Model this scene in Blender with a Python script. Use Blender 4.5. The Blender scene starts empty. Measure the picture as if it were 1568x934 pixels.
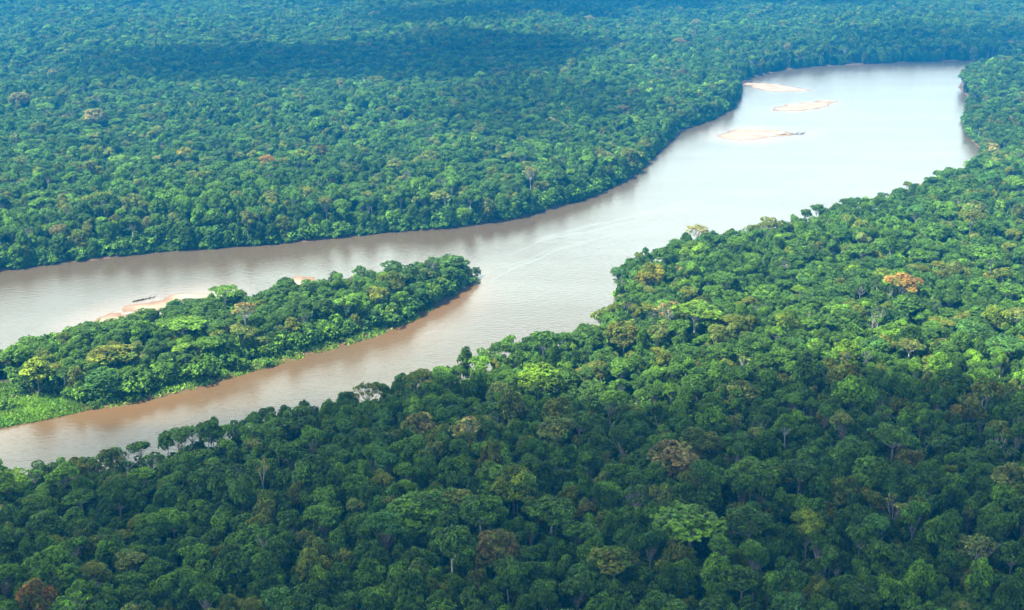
import bpy, math, random
import numpy as np
from mathutils import Vector, Matrix

SC = bpy.context.scene
COL = SC.collection
R = math.radians

# ------------------------------------------------------------------ camera
F = 1893.0            # focal length in pixels of the 1568 px wide photograph
CAM_H = 255.0
PITCH = R(18.9)
cam_d = bpy.data.cameras.new('camera')
cam_d.sensor_width = 36.0
cam_d.lens = 36.0 * F / 1568.0
cam_d.clip_start = 1.0
cam_d.clip_end = 30000.0
cam = bpy.data.objects.new('camera', cam_d)
COL.objects.link(cam)
cam.location = (0, 0, CAM_H)
cam.rotation_euler = (math.pi / 2 - PITCH, 0, 0)
SC.camera = cam

# ------------------------------------------------------------------ light
SUN_EL = R(60.0)
SUN_DIR = Vector((-0.80, -0.25, 0)).normalized() * math.cos(SUN_EL) + Vector((0, 0, math.sin(SUN_EL)))  # towards the sun
sun_d = bpy.data.lights.new('sun', 'SUN')
sun_d.energy = 5.0
sun_d.angle = R(0.5)
sun_d.color = (1.0, 0.95, 0.86)
sun = bpy.data.objects.new('sun', sun_d)
COL.objects.link(sun)
sun.rotation_euler = SUN_DIR.to_track_quat('Z', 'Y').to_euler()

world = bpy.data.worlds.new('World')
SC.world = world
world.use_nodes = True
wn, wl = world.node_tree.nodes, world.node_tree.links
wn.clear()
w_out = wn.new('ShaderNodeOutputWorld')
w_bg = wn.new('ShaderNodeBackground')
w_bg.inputs['Strength'].default_value = 0.10
sky = wn.new('ShaderNodeTexSky')
sky.sky_type = 'NISHITA'
sky.sun_disc = False
sky.sun_elevation = SUN_EL
sky.sun_rotation = math.atan2(SUN_DIR.x, SUN_DIR.y)
sky.air_density = 0.6
sky.dust_density = 4.0
wtc = wn.new('ShaderNodeTexCoord')
wmap = wn.new('ShaderNodeMapping')
wmap.inputs['Scale'].default_value = (1.0, 1.0, 2.6)
wno = wn.new('ShaderNodeTexNoise')
wno.inputs['Scale'].default_value = 2.2
wno.inputs['Detail'].default_value = 5.0
wramp = wn.new('ShaderNodeValToRGB')
wramp.color_ramp.elements[0].position = 0.15
wramp.color_ramp.elements[1].position = 0.50
wmix = wn.new('ShaderNodeMix')
wmix.data_type = 'RGBA'
CLOUD_SKY = (12.6, 15.6, 15.2, 1)      # hazy foot of the cloud bank
CLOUD_TOP = (21.0, 25.5, 24.0, 1)      # its upper part, brightened to whiten the river's reflection
wmix.inputs[7].default_value = CLOUD_SKY
wsep = wn.new('ShaderNodeSeparateXYZ')
wfade = wn.new('ShaderNodeMapRange')          # white cloud up to the heights the river reflects, clearer sky overhead
wfade.interpolation_type = 'SMOOTHSTEP'
wfade.inputs[1].default_value = 0.70
wfade.inputs[2].default_value = 0.40
wmul = wn.new('ShaderNodeMath'); wmul.operation = 'MULTIPLY'
wl.new(wtc.outputs['Generated'], wsep.inputs[0])
wl.new(wsep.outputs['Z'], wfade.inputs[0])
wfwd = wn.new('ShaderNodeMapRange')           # cloud bank added mainly to the north, the sky the river mirrors
wfwd.interpolation_type = 'SMOOTHSTEP'
wfwd.inputs[1].default_value = 0.15
wfwd.inputs[2].default_value = 0.65
wfwd.inputs[3].default_value = 0.12
wcol = wn.new('ShaderNodeMix'); wcol.data_type = 'RGBA'
wcol.inputs[6].default_value = CLOUD_SKY; wcol.inputs[7].default_value = CLOUD_TOP
wcm = wn.new('ShaderNodeMapRange'); wcm.interpolation_type = 'SMOOTHSTEP'
wcm.inputs[1].default_value = 0.14; wcm.inputs[2].default_value = 0.38
wl.new(wsep.outputs['Z'], wcm.inputs[0]); wl.new(wcm.outputs[0], wcol.inputs[0])
wl.new(wcol.outputs[2], wmix.inputs[7])
wl.new(wsep.outputs['Y'], wfwd.inputs[0])
wmul2 = wn.new('ShaderNodeMath'); wmul2.operation = 'MULTIPLY'
wl.new(wfade.outputs[0], wmul2.inputs[0]); wl.new(wfwd.outputs[0], wmul2.inputs[1])
wl.new(wmul2.outputs[0], wmul.inputs[1])
wl.new(wtc.outputs['Generated'], wmap.inputs['Vector'])
wl.new(wmap.outputs['Vector'], wno.inputs['Vector'])
wl.new(wno.outputs['Fac'], wramp.inputs['Fac'])
wl.new(wramp.outputs['Color'], wmul.inputs[0])
wl.new(wmul.outputs[0], wmix.inputs[0])
wl.new(sky.outputs['Color'], wmix.inputs[6])
wl.new(wmix.outputs[2], w_bg.inputs['Color'])
wl.new(w_bg.outputs['Background'], w_out.inputs['Surface'])

SC.view_settings.view_transform = 'Standard'
SC.view_settings.look = 'None'
SC.view_settings.gamma = 1.0
SC.view_settings.use_curve_mapping = False
SC.view_settings.exposure = 1.7
SC.render.engine = 'CYCLES'
SC.cycles.use_denoising = True
SC.cycles.max_bounces = 5
SC.cycles.diffuse_bounces = 2
SC.cycles.glossy_bounces = 2
SC.cycles.transmission_bounces = 2
SC.cycles.volume_bounces = 0
SC.cycles.transparent_max_bounces = 8

HAZE_DENSITY = 0.00025
HAZE_COLOR = (0.002, 0.225, 0.54, 1)


# ------------------------------------------------------------------ helpers
def unproj(px, py, z=0.0):
    """photo pixel -> where its sight line meets height z (used only to read real positions off the photograph)"""
    dx, dy = (px - 784.0) / F, (467.0 - py) / F
    d = Vector((dx, math.cos(PITCH) + dy * math.sin(PITCH), -math.sin(PITCH) + dy * math.cos(PITCH)))
    t = (z - CAM_H) / d.z
    return (d.x * t, d.y * t)


def project(x, y, z):
    """numpy: world -> photo pixels and depth"""
    zc = y * math.cos(PITCH) - (z - CAM_H) * math.sin(PITCH)
    yc = y * math.sin(PITCH) + (z - CAM_H) * math.cos(PITCH)
    zc = np.maximum(zc, 1e-3)
    return 784 + F * x / zc, 467 - F * yc / zc, zc


def poly_sdf(px, py, poly):
    """signed distance, positive inside"""
    px = np.asarray(px, float); py = np.asarray(py, float)
    d2 = np.full(px.shape, 1e18)
    ins = np.zeros(px.shape, bool)
    n = len(poly)
    for i in range(n):
        ax, ay = poly[i]; bx, by = poly[(i + 1) % n]
        ex, ey = bx - ax, by - ay
        l2 = ex * ex + ey * ey
        if l2 < 1e-9:
            continue
        t = np.clip(((px - ax) * ex + (py - ay) * ey) / l2, 0, 1)
        qx, qy = px - ax - t * ex, py - ay - t * ey
        d2 = np.minimum(d2, qx * qx + qy * qy)
        c = ((ay > py) != (by > py))
        if ey != 0:
            ins ^= c & (px < ex * (py - ay) / ey + ax)
    d = np.sqrt(d2)
    return np.where(ins, d, -d)


def vnoise(x, y, scale, seed=0):
    """smooth value noise 0..1"""
    x = np.asarray(x, float) / scale; y = np.asarray(y, float) / scale
    xi, yi = np.floor(x).astype(np.int64), np.floor(y).astype(np.int64)
    fx, fy = x - xi, y - yi
    fx = fx * fx * (3 - 2 * fx); fy = fy * fy * (3 - 2 * fy)

    def h(a, b):
        v = (a * 374761393 + b * 668265263 + seed * 1442695041) & 0x7fffffff
        v = ((v ^ (v >> 13)) * 1274126177) & 0x7fffffff
        return ((v ^ (v >> 16)) & 0xffff) / 65535.0
    return (h(xi, yi) * (1 - fx) + h(xi + 1, yi) * fx) * (1 - fy) + (h(xi, yi + 1) * (1 - fx) + h(xi + 1, yi + 1) * fx) * fy


def make_mesh(name, verts, faces, mats=(), smooth=False, mat_index=None):
    me = bpy.data.meshes.new(name)
    verts = np.asarray(verts, np.float32)
    if isinstance(faces, np.ndarray):
        k = faces.shape[1]
        me.vertices.add(len(verts))
        me.vertices.foreach_set('co', verts.ravel())
        me.loops.add(faces.size)
        me.loops.foreach_set('vertex_index', faces.astype(np.int32).ravel())
        me.polygons.add(len(faces))
        me.polygons.foreach_set('loop_start', np.arange(0, faces.size, k, dtype=np.int32))
        me.polygons.foreach_set('loop_total', np.full(len(faces), k, np.int32))
    else:
        me.from_pydata([tuple(v) for v in verts], [], faces)
    for m in mats:
        me.materials.append(m)
    if mat_index is not None:
        me.polygons.foreach_set('material_index', np.asarray(mat_index, np.int32))
    me.update(calc_edges=True)
    if smooth:
        me.polygons.foreach_set('use_smooth', np.ones(len(me.polygons), bool))
    me.validate()
    return me


def link(name, me, parent=None, **props):
    o = bpy.data.objects.new(name, me)
    COL.objects.link(o)
    if parent:
        o.parent = parent
    for k, v in props.items():
        o[k] = v
    return o


# ------------------------------------------------------------------ materials
def new_mat(name):
    m = bpy.data.materials.new(name)
    m.use_nodes = True
    m.node_tree.nodes.clear()
    return m, m.node_tree.nodes, m.node_tree.links


def mat_leaf():
    m, n, l = new_mat('foliage')
    out = n.new('ShaderNodeOutputMaterial')
    tint = n.new('ShaderNodeAttribute'); tint.attribute_type = 'INSTANCER'; tint.attribute_name = 'tint'
    lc = n.new('ShaderNodeAttribute'); lc.attribute_name = 'leafcol'
    mul = n.new('ShaderNodeMix'); mul.data_type = 'RGBA'; mul.blend_type = 'MULTIPLY'; mul.inputs[0].default_value = 1.0
    pm = n.new('ShaderNodeMix'); pm.data_type = 'RGBA'; pm.inputs[7].default_value = (0.076, 0.170, 0.020, 1)
    l.new(lc.outputs['Alpha'], pm.inputs[0]); l.new(tint.outputs['Color'], pm.inputs[6])
    l.new(pm.outputs[2], mul.inputs[6]); l.new(lc.outputs['Color'], mul.inputs[7])
    p = n.new('ShaderNodeBsdfPrincipled')
    p.inputs['Roughness'].default_value = 0.55
    p.inputs['Specular IOR Level'].default_value = 0.10
    l.new(mul.outputs[2], p.inputs['Base Color'])
    t = n.new('ShaderNodeBsdfTranslucent')
    tm = n.new('ShaderNodeMix'); tm.data_type = 'RGBA'; tm.blend_type = 'MULTIPLY'; tm.inputs[0].default_value = 1.0
    tm.inputs[7].default_value = (1.5, 1.5, 0.7, 1)
    l.new(mul.outputs[2], tm.inputs[6]); l.new(tm.outputs[2], t.inputs['Color'])
    mx = n.new('ShaderNodeMixShader'); mx.inputs[0].default_value = 0.28
    l.new(p.outputs[0], mx.inputs[1]); l.new(t.outputs[0], mx.inputs[2])
    l.new(mx.outputs[0], out.inputs['Surface'])
    return m


def mat_simple(name, c1, c2, scale, rough=0.85, spec=0.2):
    m, n, l = new_mat(name)
    out = n.new('ShaderNodeOutputMaterial')
    p = n.new('ShaderNodeBsdfPrincipled')
    p.inputs['Roughness'].default_value = rough
    p.inputs['Specular IOR Level'].default_value = spec
    g = n.new('ShaderNodeNewGeometry')
    no = n.new('ShaderNodeTexNoise'); no.inputs['Scale'].default_value = scale; no.inputs['Detail'].default_value = 6
    r = n.new('ShaderNodeValToRGB')
    r.color_ramp.elements[0].position = 0.35; r.color_ramp.elements[0].color = (*c1, 1)
    r.color_ramp.elements[1].position = 0.68; r.color_ramp.elements[1].color = (*c2, 1)
    l.new(g.outputs['Position'], no.inputs['Vector'])
    l.new(no.outputs['Fac'], r.inputs['Fac']); l.new(r.outputs['Color'], p.inputs['Base Color'])
    l.new(p.outputs[0], out.inputs['Surface'])
    return m


def mat_water():
    m, n, l = new_mat('muddy_river_water')
    out = n.new('ShaderNodeOutputMaterial')
    p = n.new('ShaderNodeBsdfPrincipled')
    p.inputs['IOR'].default_value = 1.33
    p.inputs['Roughness'].default_value = 0.12
    g = n.new('ShaderNodeNewGeometry')
    # silt-laden brown body, sandier where the shoals come up
    n1 = n.new('ShaderNodeTexNoise'); n1.inputs['Scale'].default_value = 0.006; n1.inputs['Detail'].default_value = 4
    r1 = n.new('ShaderNodeValToRGB')
    r1.color_ramp.elements[0].position = 0.3; r1.color_ramp.elements[0].color = (0.066, 0.048, 0.024, 1)
    r1.color_ramp.elements[1].position = 0.7; r1.color_ramp.elements[1].color = (0.080, 0.062, 0.033, 1)
    l.new(g.outputs['Position'], n1.inputs['Vector']); l.new(n1.outputs['Fac'], r1.inputs['Fac'])
    sh = n.new('ShaderNodeAttribute'); sh.attribute_name = 'shoal'
    mx = n.new('ShaderNodeMix'); mx.data_type = 'RGBA'; mx.inputs[7].default_value = (0.155, 0.112, 0.075, 1)
    si = n.new('ShaderNodeAttribute'); si.attribute_name = 'silt'
    mz = n.new('ShaderNodeMix'); mz.data_type = 'RGBA'; mz.inputs[7].default_value = (0.130, 0.074, 0.028, 1)
    l.new(si.outputs['Fac'], mz.inputs[0]); l.new(r1.outputs['Color'], mz.inputs[6])
    l.new(sh.outputs['Fac'], mx.inputs[0]); l.new(mz.outputs[2], mx.inputs[6])
    l.new(mx.outputs[2], p.inputs['Base Color'])
    # ripples, ruffled in broad streaks by wind and current
    mp = n.new('ShaderNodeMapping'); mp.inputs['Scale'].default_value = (0.22, 0.5, 0.5)
    mp.inputs['Rotation'].default_value = (0, 0, R(-35))
    n2 = n.new('ShaderNodeTexNoise'); n2.inputs['Scale'].default_value = 1.0; n2.inputs['Detail'].default_value = 5
    l.new(g.outputs['Position'], mp.inputs['Vector']); l.new(mp.outputs['Vector'], n2.inputs['Vector'])
    mp3 = n.new('ShaderNodeMapping'); mp3.inputs['Scale'].default_value = (0.004, 0.022, 0.02)
    mp3.inputs['Rotation'].default_value = (0, 0, R(-38))
    n3 = n.new('ShaderNodeTexNoise'); n3.inputs['Scale'].default_value = 1.0; n3.inputs['Detail'].default_value = 4
    l.new(g.outputs['Position'], mp3.inputs['Vector']); l.new(mp3.outputs['Vector'], n3.inputs['Vector'])
    mr = n.new('ShaderNodeMapRange'); mr.inputs[1].default_value = 0.3; mr.inputs[2].default_value = 0.7
    mr.inputs[3].default_value = 0.52; mr.inputs[4].default_value = 0.70
    l.new(n3.outputs['Fac'], mr.inputs[0])
    b = n.new('ShaderNodeBump'); b.inputs['Distance'].default_value = 0.35
    l.new(mr.outputs[0], b.inputs['Strength']); l.new(n2.outputs['Fac'], b.inputs['Height'])
    l.new(b.outputs[0], p.inputs['Normal'])
    mr2 = n.new('ShaderNodeMapRange'); mr2.inputs[1].default_value = 0.3; mr2.inputs[2].default_value = 0.7
    mr2.inputs[3].default_value = 0.18; mr2.inputs[4].default_value = 0.24
    l.new(n3.outputs['Fac'], mr2.inputs[0]); l.new(mr2.outputs[0], p.inputs['Roughness'])
    l.new(p.outputs[0], out.inputs['Surface'])
    return m


def mat_volume(name, color, density, aniso=0.0, absorption=None):
    m, n, l = new_mat(name)
    out = n.new('ShaderNodeOutputMaterial')
    v = n.new('ShaderNodeVolumePrincipled')
    v.inputs['Color'].default_value = color
    v.inputs['Density'].default_value = density
    v.inputs['Anisotropy'].default_value = aniso
    if absorption:
        v.inputs['Absorption Color'].default_value = absorption
    l.new(v.outputs[0], out.inputs['Volume'])
    return m


M_LEAF = mat_leaf()
M_BARK = mat_simple('pale_bark', (0.16, 0.14, 0.11), (0.36, 0.34, 0.30), 0.8)
M_WHITE_BARK = mat_simple('white_bark', (0.36, 0.34, 0.31), (0.62, 0.60, 0.56), 0.8)
M_SOIL = mat_simple('forest_soil', (0.020, 0.022, 0.010), (0.045, 0.050, 0.020), 0.15)
_n, _l = M_SOIL.node_tree.nodes, M_SOIL.node_tree.links
_p = next(x for x in _n if x.type == 'BSDF_PRINCIPLED'); _g = next(x for x in _n if x.type == 'NEW_GEOMETRY'); _r = next(x for x in _n if x.type == 'VALTORGB')
_s = _n.new('ShaderNodeSeparateXYZ'); _l.new(_g.outputs['Position'], _s.inputs[0])
_m = _n.new('ShaderNodeMapRange'); _m.inputs[1].default_value = 1.3; _m.inputs[2].default_value = 0.5; _l.new(_s.outputs['Z'], _m.inputs[0])
_x = _n.new('ShaderNodeMix'); _x.data_type = 'RGBA'; _x.inputs[7].default_value = (0.105, 0.062, 0.030, 1)
_l.new(_m.outputs[0], _x.inputs[0]); _l.new(_r.outputs[0], _x.inputs[6]); _l.new(_x.outputs[2], _p.inputs['Base Color'])
M_SAND = mat_simple('pale_sand', (0.225, 0.172, 0.118), (0.345, 0.280, 0.200), 0.06, 0.9)
_n, _l = M_SAND.node_tree.nodes, M_SAND.node_tree.links           # wet dark margin just above the water
_p = next(x for x in _n if x.type == 'BSDF_PRINCIPLED'); _g = next(x for x in _n if x.type == 'NEW_GEOMETRY'); _r = next(x for x in _n if x.type == 'VALTORGB')
_s = _n.new('ShaderNodeSeparateXYZ'); _l.new(_g.outputs['Position'], _s.inputs[0])
_m = _n.new('ShaderNodeMapRange'); _m.inputs[1].default_value = 0.30; _m.inputs[2].default_value = 0.05; _l.new(_s.outputs['Z'], _m.inputs[0])
_x = _n.new('ShaderNodeMix'); _x.data_type = 'RGBA'; _x.inputs[7].default_value = (0.17, 0.105, 0.060, 1)
_l.new(_m.outputs[0], _x.inputs[0]); _l.new(_r.outputs[0], _x.inputs[6]); _l.new(_x.outputs[2], _p.inputs['Base Color'])
M_DRIFT = mat_simple('driftwood', (0.05, 0.05, 0.035), (0.13, 0.12, 0.09), 1.2)
M_WATER = mat_water()

# ------------------------------------------------------------------ river outline
CAN = 21.0
far_px = [(-900, 560), (-420, 478), (-160, 440), (0, 415), (60, 407), (120, 400), (240, 386), (310, 381), (380, 378), (480, 368), (580, 357), (640, 353), (700, 348),
          (790, 335), (850, 318), (905, 302), (965, 272), (1000, 240), (1040, 200), (1085, 185), (1122, 165), (1131, 150),
          (1130, 130), (1150, 119), (1200, 107), (1250, 102), (1300, 99), (1400, 95), (1480, 92.5), (1560, 91), (1700, 88), (2100, 80)]
FAR = [unproj(*p) for p in far_px]
FAR_POLY = FAR + [(5200, 6400), (-5200, 6400), (-5200, FAR[0][1])]

near_px = [(2200, 118), (1800, 112), (1600, 100), (1500, 101), (1480, 108), (1467, 124), (1480, 140), (1483, 152), (1474, 172), (1480, 196), (1500, 214), (1510, 226), (1500, 238)]
NEAR_FAR = [unproj(p[0] + 2, p[1], 8 if i > 1 else 10) for i, p in enumerate(near_px)]
near_can = [(1467, 258), (1440, 264), (1410, 278), (1350, 292), (1270, 311), (1200, 332), (1120, 345), (1060, 352), (1020, 372), (972, 386), (942, 410),
            (946, 445), (902, 482), (868, 496), (792, 508), (742, 538), (690, 555), (620, 569), (540, 601), (430, 620), (330, 638),
            (270, 653), (180, 675), (80, 685), (0, 693), (-200, 717), (-600, 775), (-900, 850)]
NEAR = NEAR_FAR + [unproj(p[0], p[1], CAN) for p in near_can]
NEAR_POLY = NEAR + [(-5200, NEAR[-1][1]), (-5200, -900), (5200, -900), (5200, NEAR[0][1])]

isl_front = [(-500, 752), (-200, 692), (0, 655), (60, 644), (130, 628), (210, 617), (290, 597), (390, 568), (470, 545), (560, 520), (600, 506), (640, 487), (664, 472),
             (700, 450), (722, 434), (730, 420)]
isl_back = [(728, 410), (712, 400), (682, 394), (640, 400), (570, 411), (500, 423), (430, 433), (330, 444), (280, 457), (200, 477), (110, 494), (0, 524), (-200, 568), (-500, 630)]
ISL = [unproj(*p) for p in isl_front] + [unproj(p[0], p[1], 14) for p in isl_back]


def strip(front, w_px):
    return [unproj(*p) for p in front] + [unproj(p[0], p[1] - w) for p, w in zip(reversed(front), reversed(w_px))]


fr = [(130, 629), (210, 618), (290, 598), (390, 569), (470, 546), (560, 521), (600, 507), (640, 488), (664, 473)]
GRASS_POLYS = [strip(fr, [7, 7, 13, 14, 10, 10, 8, 6, 3]),
               [unproj(*p) for p in [(-120, 678), (0, 656), (70, 643), (128, 630), (120, 615), (80, 609), (40, 604), (20, 594), (-30, 588), (-120, 606)]]]


def grass_sdf(x, y):
    return np.maximum(poly_sdf(x, y, GRASS_POLYS[0]), poly_sdf(x, y, GRASS_POLYS[1]))


def land_sdf(x, y):
    return np.maximum(np.maximum(poly_sdf(x, y, FAR_POLY), poly_sdf(x, y, NEAR_POLY)), poly_sdf(x, y, ISL))


# ------------------------------------------------------------------ ground (one sheet), water
def axis(lo, hi, fine_lo, fine_hi, fine, coarse):
    a = list(np.arange(lo, fine_lo, coarse)) + list(np.arange(fine_lo, fine_hi, fine)) + list(np.arange(fine_hi, hi + 1, coarse))
    return np.array(a)


gx = axis(-4000, 4000, -900, 1150, 8.0, 155.0)
gy = axis(-600, 6000, 300, 2300, 8.0, 185.0)
GX, GY = np.meshgrid(gx, gy)
sd = land_sdf(GX, GY)
sd_w = sd + (vnoise(GX, GY, 30, 3) - 0.5) * 5.0
gz = np.clip(sd_w * 0.35, -3.0, 1.6) + np.where(sd > 25, (vnoise(GX, GY, 240, 5) - 0.3) * np.clip((sd - 25) / 120, 0, 1) * 9.0, 0)
nx, ny = len(gx), len(gy)
idx = np.arange(nx * ny).reshape(ny, nx)
quads = np.stack([idx[:-1, :-1], idx[:-1, 1:], idx[1:, 1:], idx[1:, :-1]], -1).reshape(-1, 4)
gme = make_mesh('ground', np.stack([GX, GY, gz], -1).reshape(-1, 3), quads, [M_SOIL], smooth=True)
link('ground', gme, kind='structure', label='dark forest soil between the trees')


def ground_z(x, y):
    s = land_sdf(x, y)
    s_w = s + (vnoise(x, y, 30, 3) - 0.5) * 5.0
    return np.clip(s_w * 0.35, -3.0, 1.6) + np.where(s > 25, (vnoise(x, y, 240, 5) - 0.3) * np.clip((s - 25) / 120, 0, 1) * 9.0, 0)


# sand bars: outlines read off the photograph
bars = {
    'far': [(1144, 127), (1155, 126), (1190, 129), (1215, 133), (1240, 138), (1228, 140.5), (1200, 141), (1175, 139), (1155, 134)],
    'mid': [(1188, 166), (1205, 160), (1240, 156), (1262, 153.5), (1276, 155), (1277, 160), (1262, 165), (1235, 169), (1205, 171), (1192, 169)],
    'cove': [(446, 432), (458, 429), (472, 428), (480, 430), (478, 437), (460, 441), (448, 440)],
    'low': [(1104, 205), (1120, 199), (1150, 197), (1180, 200), (1215, 203), (1236, 205), (1212, 208), (1190, 211), (1165, 215), (1130, 215), (1108, 213)],
    'beach': [(134, 499), (152, 488), (172, 479), (205, 469), (240, 460), (275, 453), (310, 449), (330, 448), (320, 460), (250, 480), (170, 502)],
}
BAR_W = {k: [unproj(*p) for p in v] for k, v in bars.items()}


def sandbar(key, label, peak):
    poly = BAR_W[key]
    p_ = np.array(poly); lo, hi = p_.min(0) - 8, p_.max(0) + 8
    st = 2.0
    X, Y = np.meshgrid(np.arange(lo[0], hi[0], st), np.arange(lo[1], hi[1], st))
    sd_ = poly_sdf(X, Y, poly) + (vnoise(X, Y, 22, 1) - 0.5) * 11 + (vnoise(X, Y, 7, 2) - 0.5) * 5
    Z = np.clip(sd_ * 0.055, -0.6, peak) + (vnoise(X * 0.55, Y, 13, 8) - 0.5) * 0.75 * np.clip((sd_ + 8) / 14, 0, 1) + (vnoise(X, Y, 4, 9) - 0.5) * 0.16
    ids = np.arange(X.size).reshape(X.shape)
    q = np.stack([ids[:-1, :-1], ids[:-1, 1:], ids[1:, 1:], ids[1:, :-1]], -1).reshape(-1, 4)
    q = q[(Z.ravel()[q] > -0.45).any(1)]
    me = make_mesh('sandbar', np.stack([X, Y, Z], -1).reshape(-1, 3), q, [M_SAND], smooth=True)
    return link('sandbar', me, kind='structure', label=label, category='sandbar', group='sandbars in the river')


sandbar('far', 'long pale sandbar lying closest to the far forest bank', 0.7)
sandbar('mid', 'cream oval sandbar in the middle of the far river bend', 1.2)
sandbar('low', 'ragged pinkish sandbar with a dark driftwood tail, nearest of the river three', 0.7)
sandbar('beach', 'pale pink sand shoal along the back of the wooded island', 0.12)

sandbar('cove', 'small cream sand beach glimpsed between trees on the island back shore', 0.5)

# water
wx = axis(-4000, 4000, -900, 1150, 12.0, 155.0)
wy = axis(-600, 6000, 300, 2300, 12.0, 185.0)
WX, WY = np.meshgrid(wx, wy)
shoal = np.zeros(WX.shape)
for k_, reach in (('far', 18), ('mid', 14), ('low', 30), ('beach', 30)):
    s_ = poly_sdf(WX, WY, BAR_W[k_])
    shoal = np.maximum(shoal, np.clip(1 + s_ / reach, 0, 1) * (0.45 + 0.55 * vnoise(WX, WY, 40, 17)))
ii = np.arange(WX.size).reshape(WX.shape)
wq = np.stack([ii[:-1, :-1], ii[:-1, 1:], ii[1:, 1:], ii[1:, :-1]], -1).reshape(-1, 4)
wme = make_mesh('river_water', np.stack([WX, WY, np.zeros(WX.shape)], -1).reshape(-1, 3), wq, [M_WATER], smooth=True)
at = wme.attributes.new('shoal', 'FLOAT', 'POINT')
at.data.foreach_set('value', shoal.astype(np.float32).ravel())
_fr = [unproj(*p) for p in isl_front]
fd = -poly_sdf(WX, WY, ISL)
front_side = poly_sdf(WX, WY, _fr + [(p[0], p[1] - 260) for p in reversed(_fr)])
silt = np.where(front_side > -30, np.clip(1 - fd / 50, 0, 1), 0) * np.clip((front_side + 30) / 30, 0, 1) * (0.35 + 0.65 * vnoise(WX, WY, 50, 19))
at = wme.attributes.new('silt', 'FLOAT', 'POINT')
at.data.foreach_set('value', silt.astype(np.float32).ravel())
link('water', wme, kind='structure', label='wide silty brown river mirroring a white sky')

# smooth slicks where two currents meet: faint bright lines drawn out along the river
M_SLICK = mat_water()
M_SLICK.name = 'slick_water'
for nd in M_SLICK.node_tree.nodes:
    if nd.type == 'MAP_RANGE' and nd.inputs[4].default_value > 0.5:
        nd.inputs[3].default_value = 0.02; nd.inputs[4].default_value = 0.08


def slick(px_pts, w0, seed, z=[0.006]):
    z[0] += 0.004
    pts = [unproj(*p) for p in px_pts]
    fine = []
    for a, b in zip(pts[:-1], pts[1:]):
        for t in np.arange(0, 1, 0.02):
            fine.append((a[0] * (1 - t) + b[0] * t, a[1] * (1 - t) + b[1] * t))
    fine = np.array(fine)
    for _ in range(40):
        fine[1:-1] = (fine[:-2] + fine[1:-1] + fine[2:]) / 3
    d = np.gradient(fine, axis=0); d /= np.linalg.norm(d, axis=1)[:, None]
    nrm = np.stack([-d[:, 1], d[:, 0]], -1)
    n_ = len(fine)
    u = np.linspace(0, 1, n_)
    w = w0 * np.sin(np.pi * u) ** 0.6 * (0.35 + 0.9 * vnoise(fine[:, 0], fine[:, 1], 22, seed))
    wob = (vnoise(fine[:, 0], fine[:, 1], 30, seed + 1) - .5) * 6
    L = fine + nrm * (wob + w)[:, None]; Rr = fine + nrm * (wob - w)[:, None]
    V = np.concatenate([np.c_[L, np.full(n_, z[0])], np.c_[Rr, np.full(n_, z[0])]])
    k_ = np.arange(n_ - 1)
    me = make_mesh('current_line', V, np.stack([k_, k_ + n_, k_ + n_ + 1, k_ + 1], -1), [M_SLICK])
    link('current_line', me, kind='stuff', label='faint bright line of smooth water drawn along the river', group='current lines on the river')


slick([(770, 392), (860, 356), (960, 334), (1090, 302), (1200, 286), (1330, 272)], 4.2, 31)
slick([(820, 372), (930, 348), (1040, 322), (1130, 313), (1250, 290)], 3.2, 33)
slick([(735, 440), (800, 404), (890, 372), (985, 346)], 2.6, 41)
slick([(880, 388), (960, 360), (1050, 336), (1110, 326)], 2.2, 43)
slick([(1060, 250), (1180, 244), (1290, 238), (1400, 236)], 3.0, 45)
slick([(1190, 186), (1290, 192), (1400, 195), (1470, 196)], 3.0, 47)
slick([(620, 470), (740, 420), (840, 385), (900, 366)], 1.8, 37)

# haze: one even box of air round everything
hz = make_mesh('haze', [(x, y, z) for z in (-4.5, CAM_H + 8) for y in (-640, 6040) for x in (-4050, 4050)],
               [(0, 2, 3, 1), (4, 5, 7, 6), (0, 1, 5, 4), (2, 6, 7, 3), (0, 4, 6, 2), (1, 3, 7, 5)],
               [mat_volume('haze_air', HAZE_COLOR, HAZE_DENSITY)])
link('haze', hz, kind='stuff', label='blue humid air veiling the distant forest')

# ------------------------------------------------------------------ clouds whose shade lies on the forest
M_CLOUD = mat_volume('cloud_vapour', (1, 1, 1, 1), 0.0105)
CL_Z = 900.0


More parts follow.
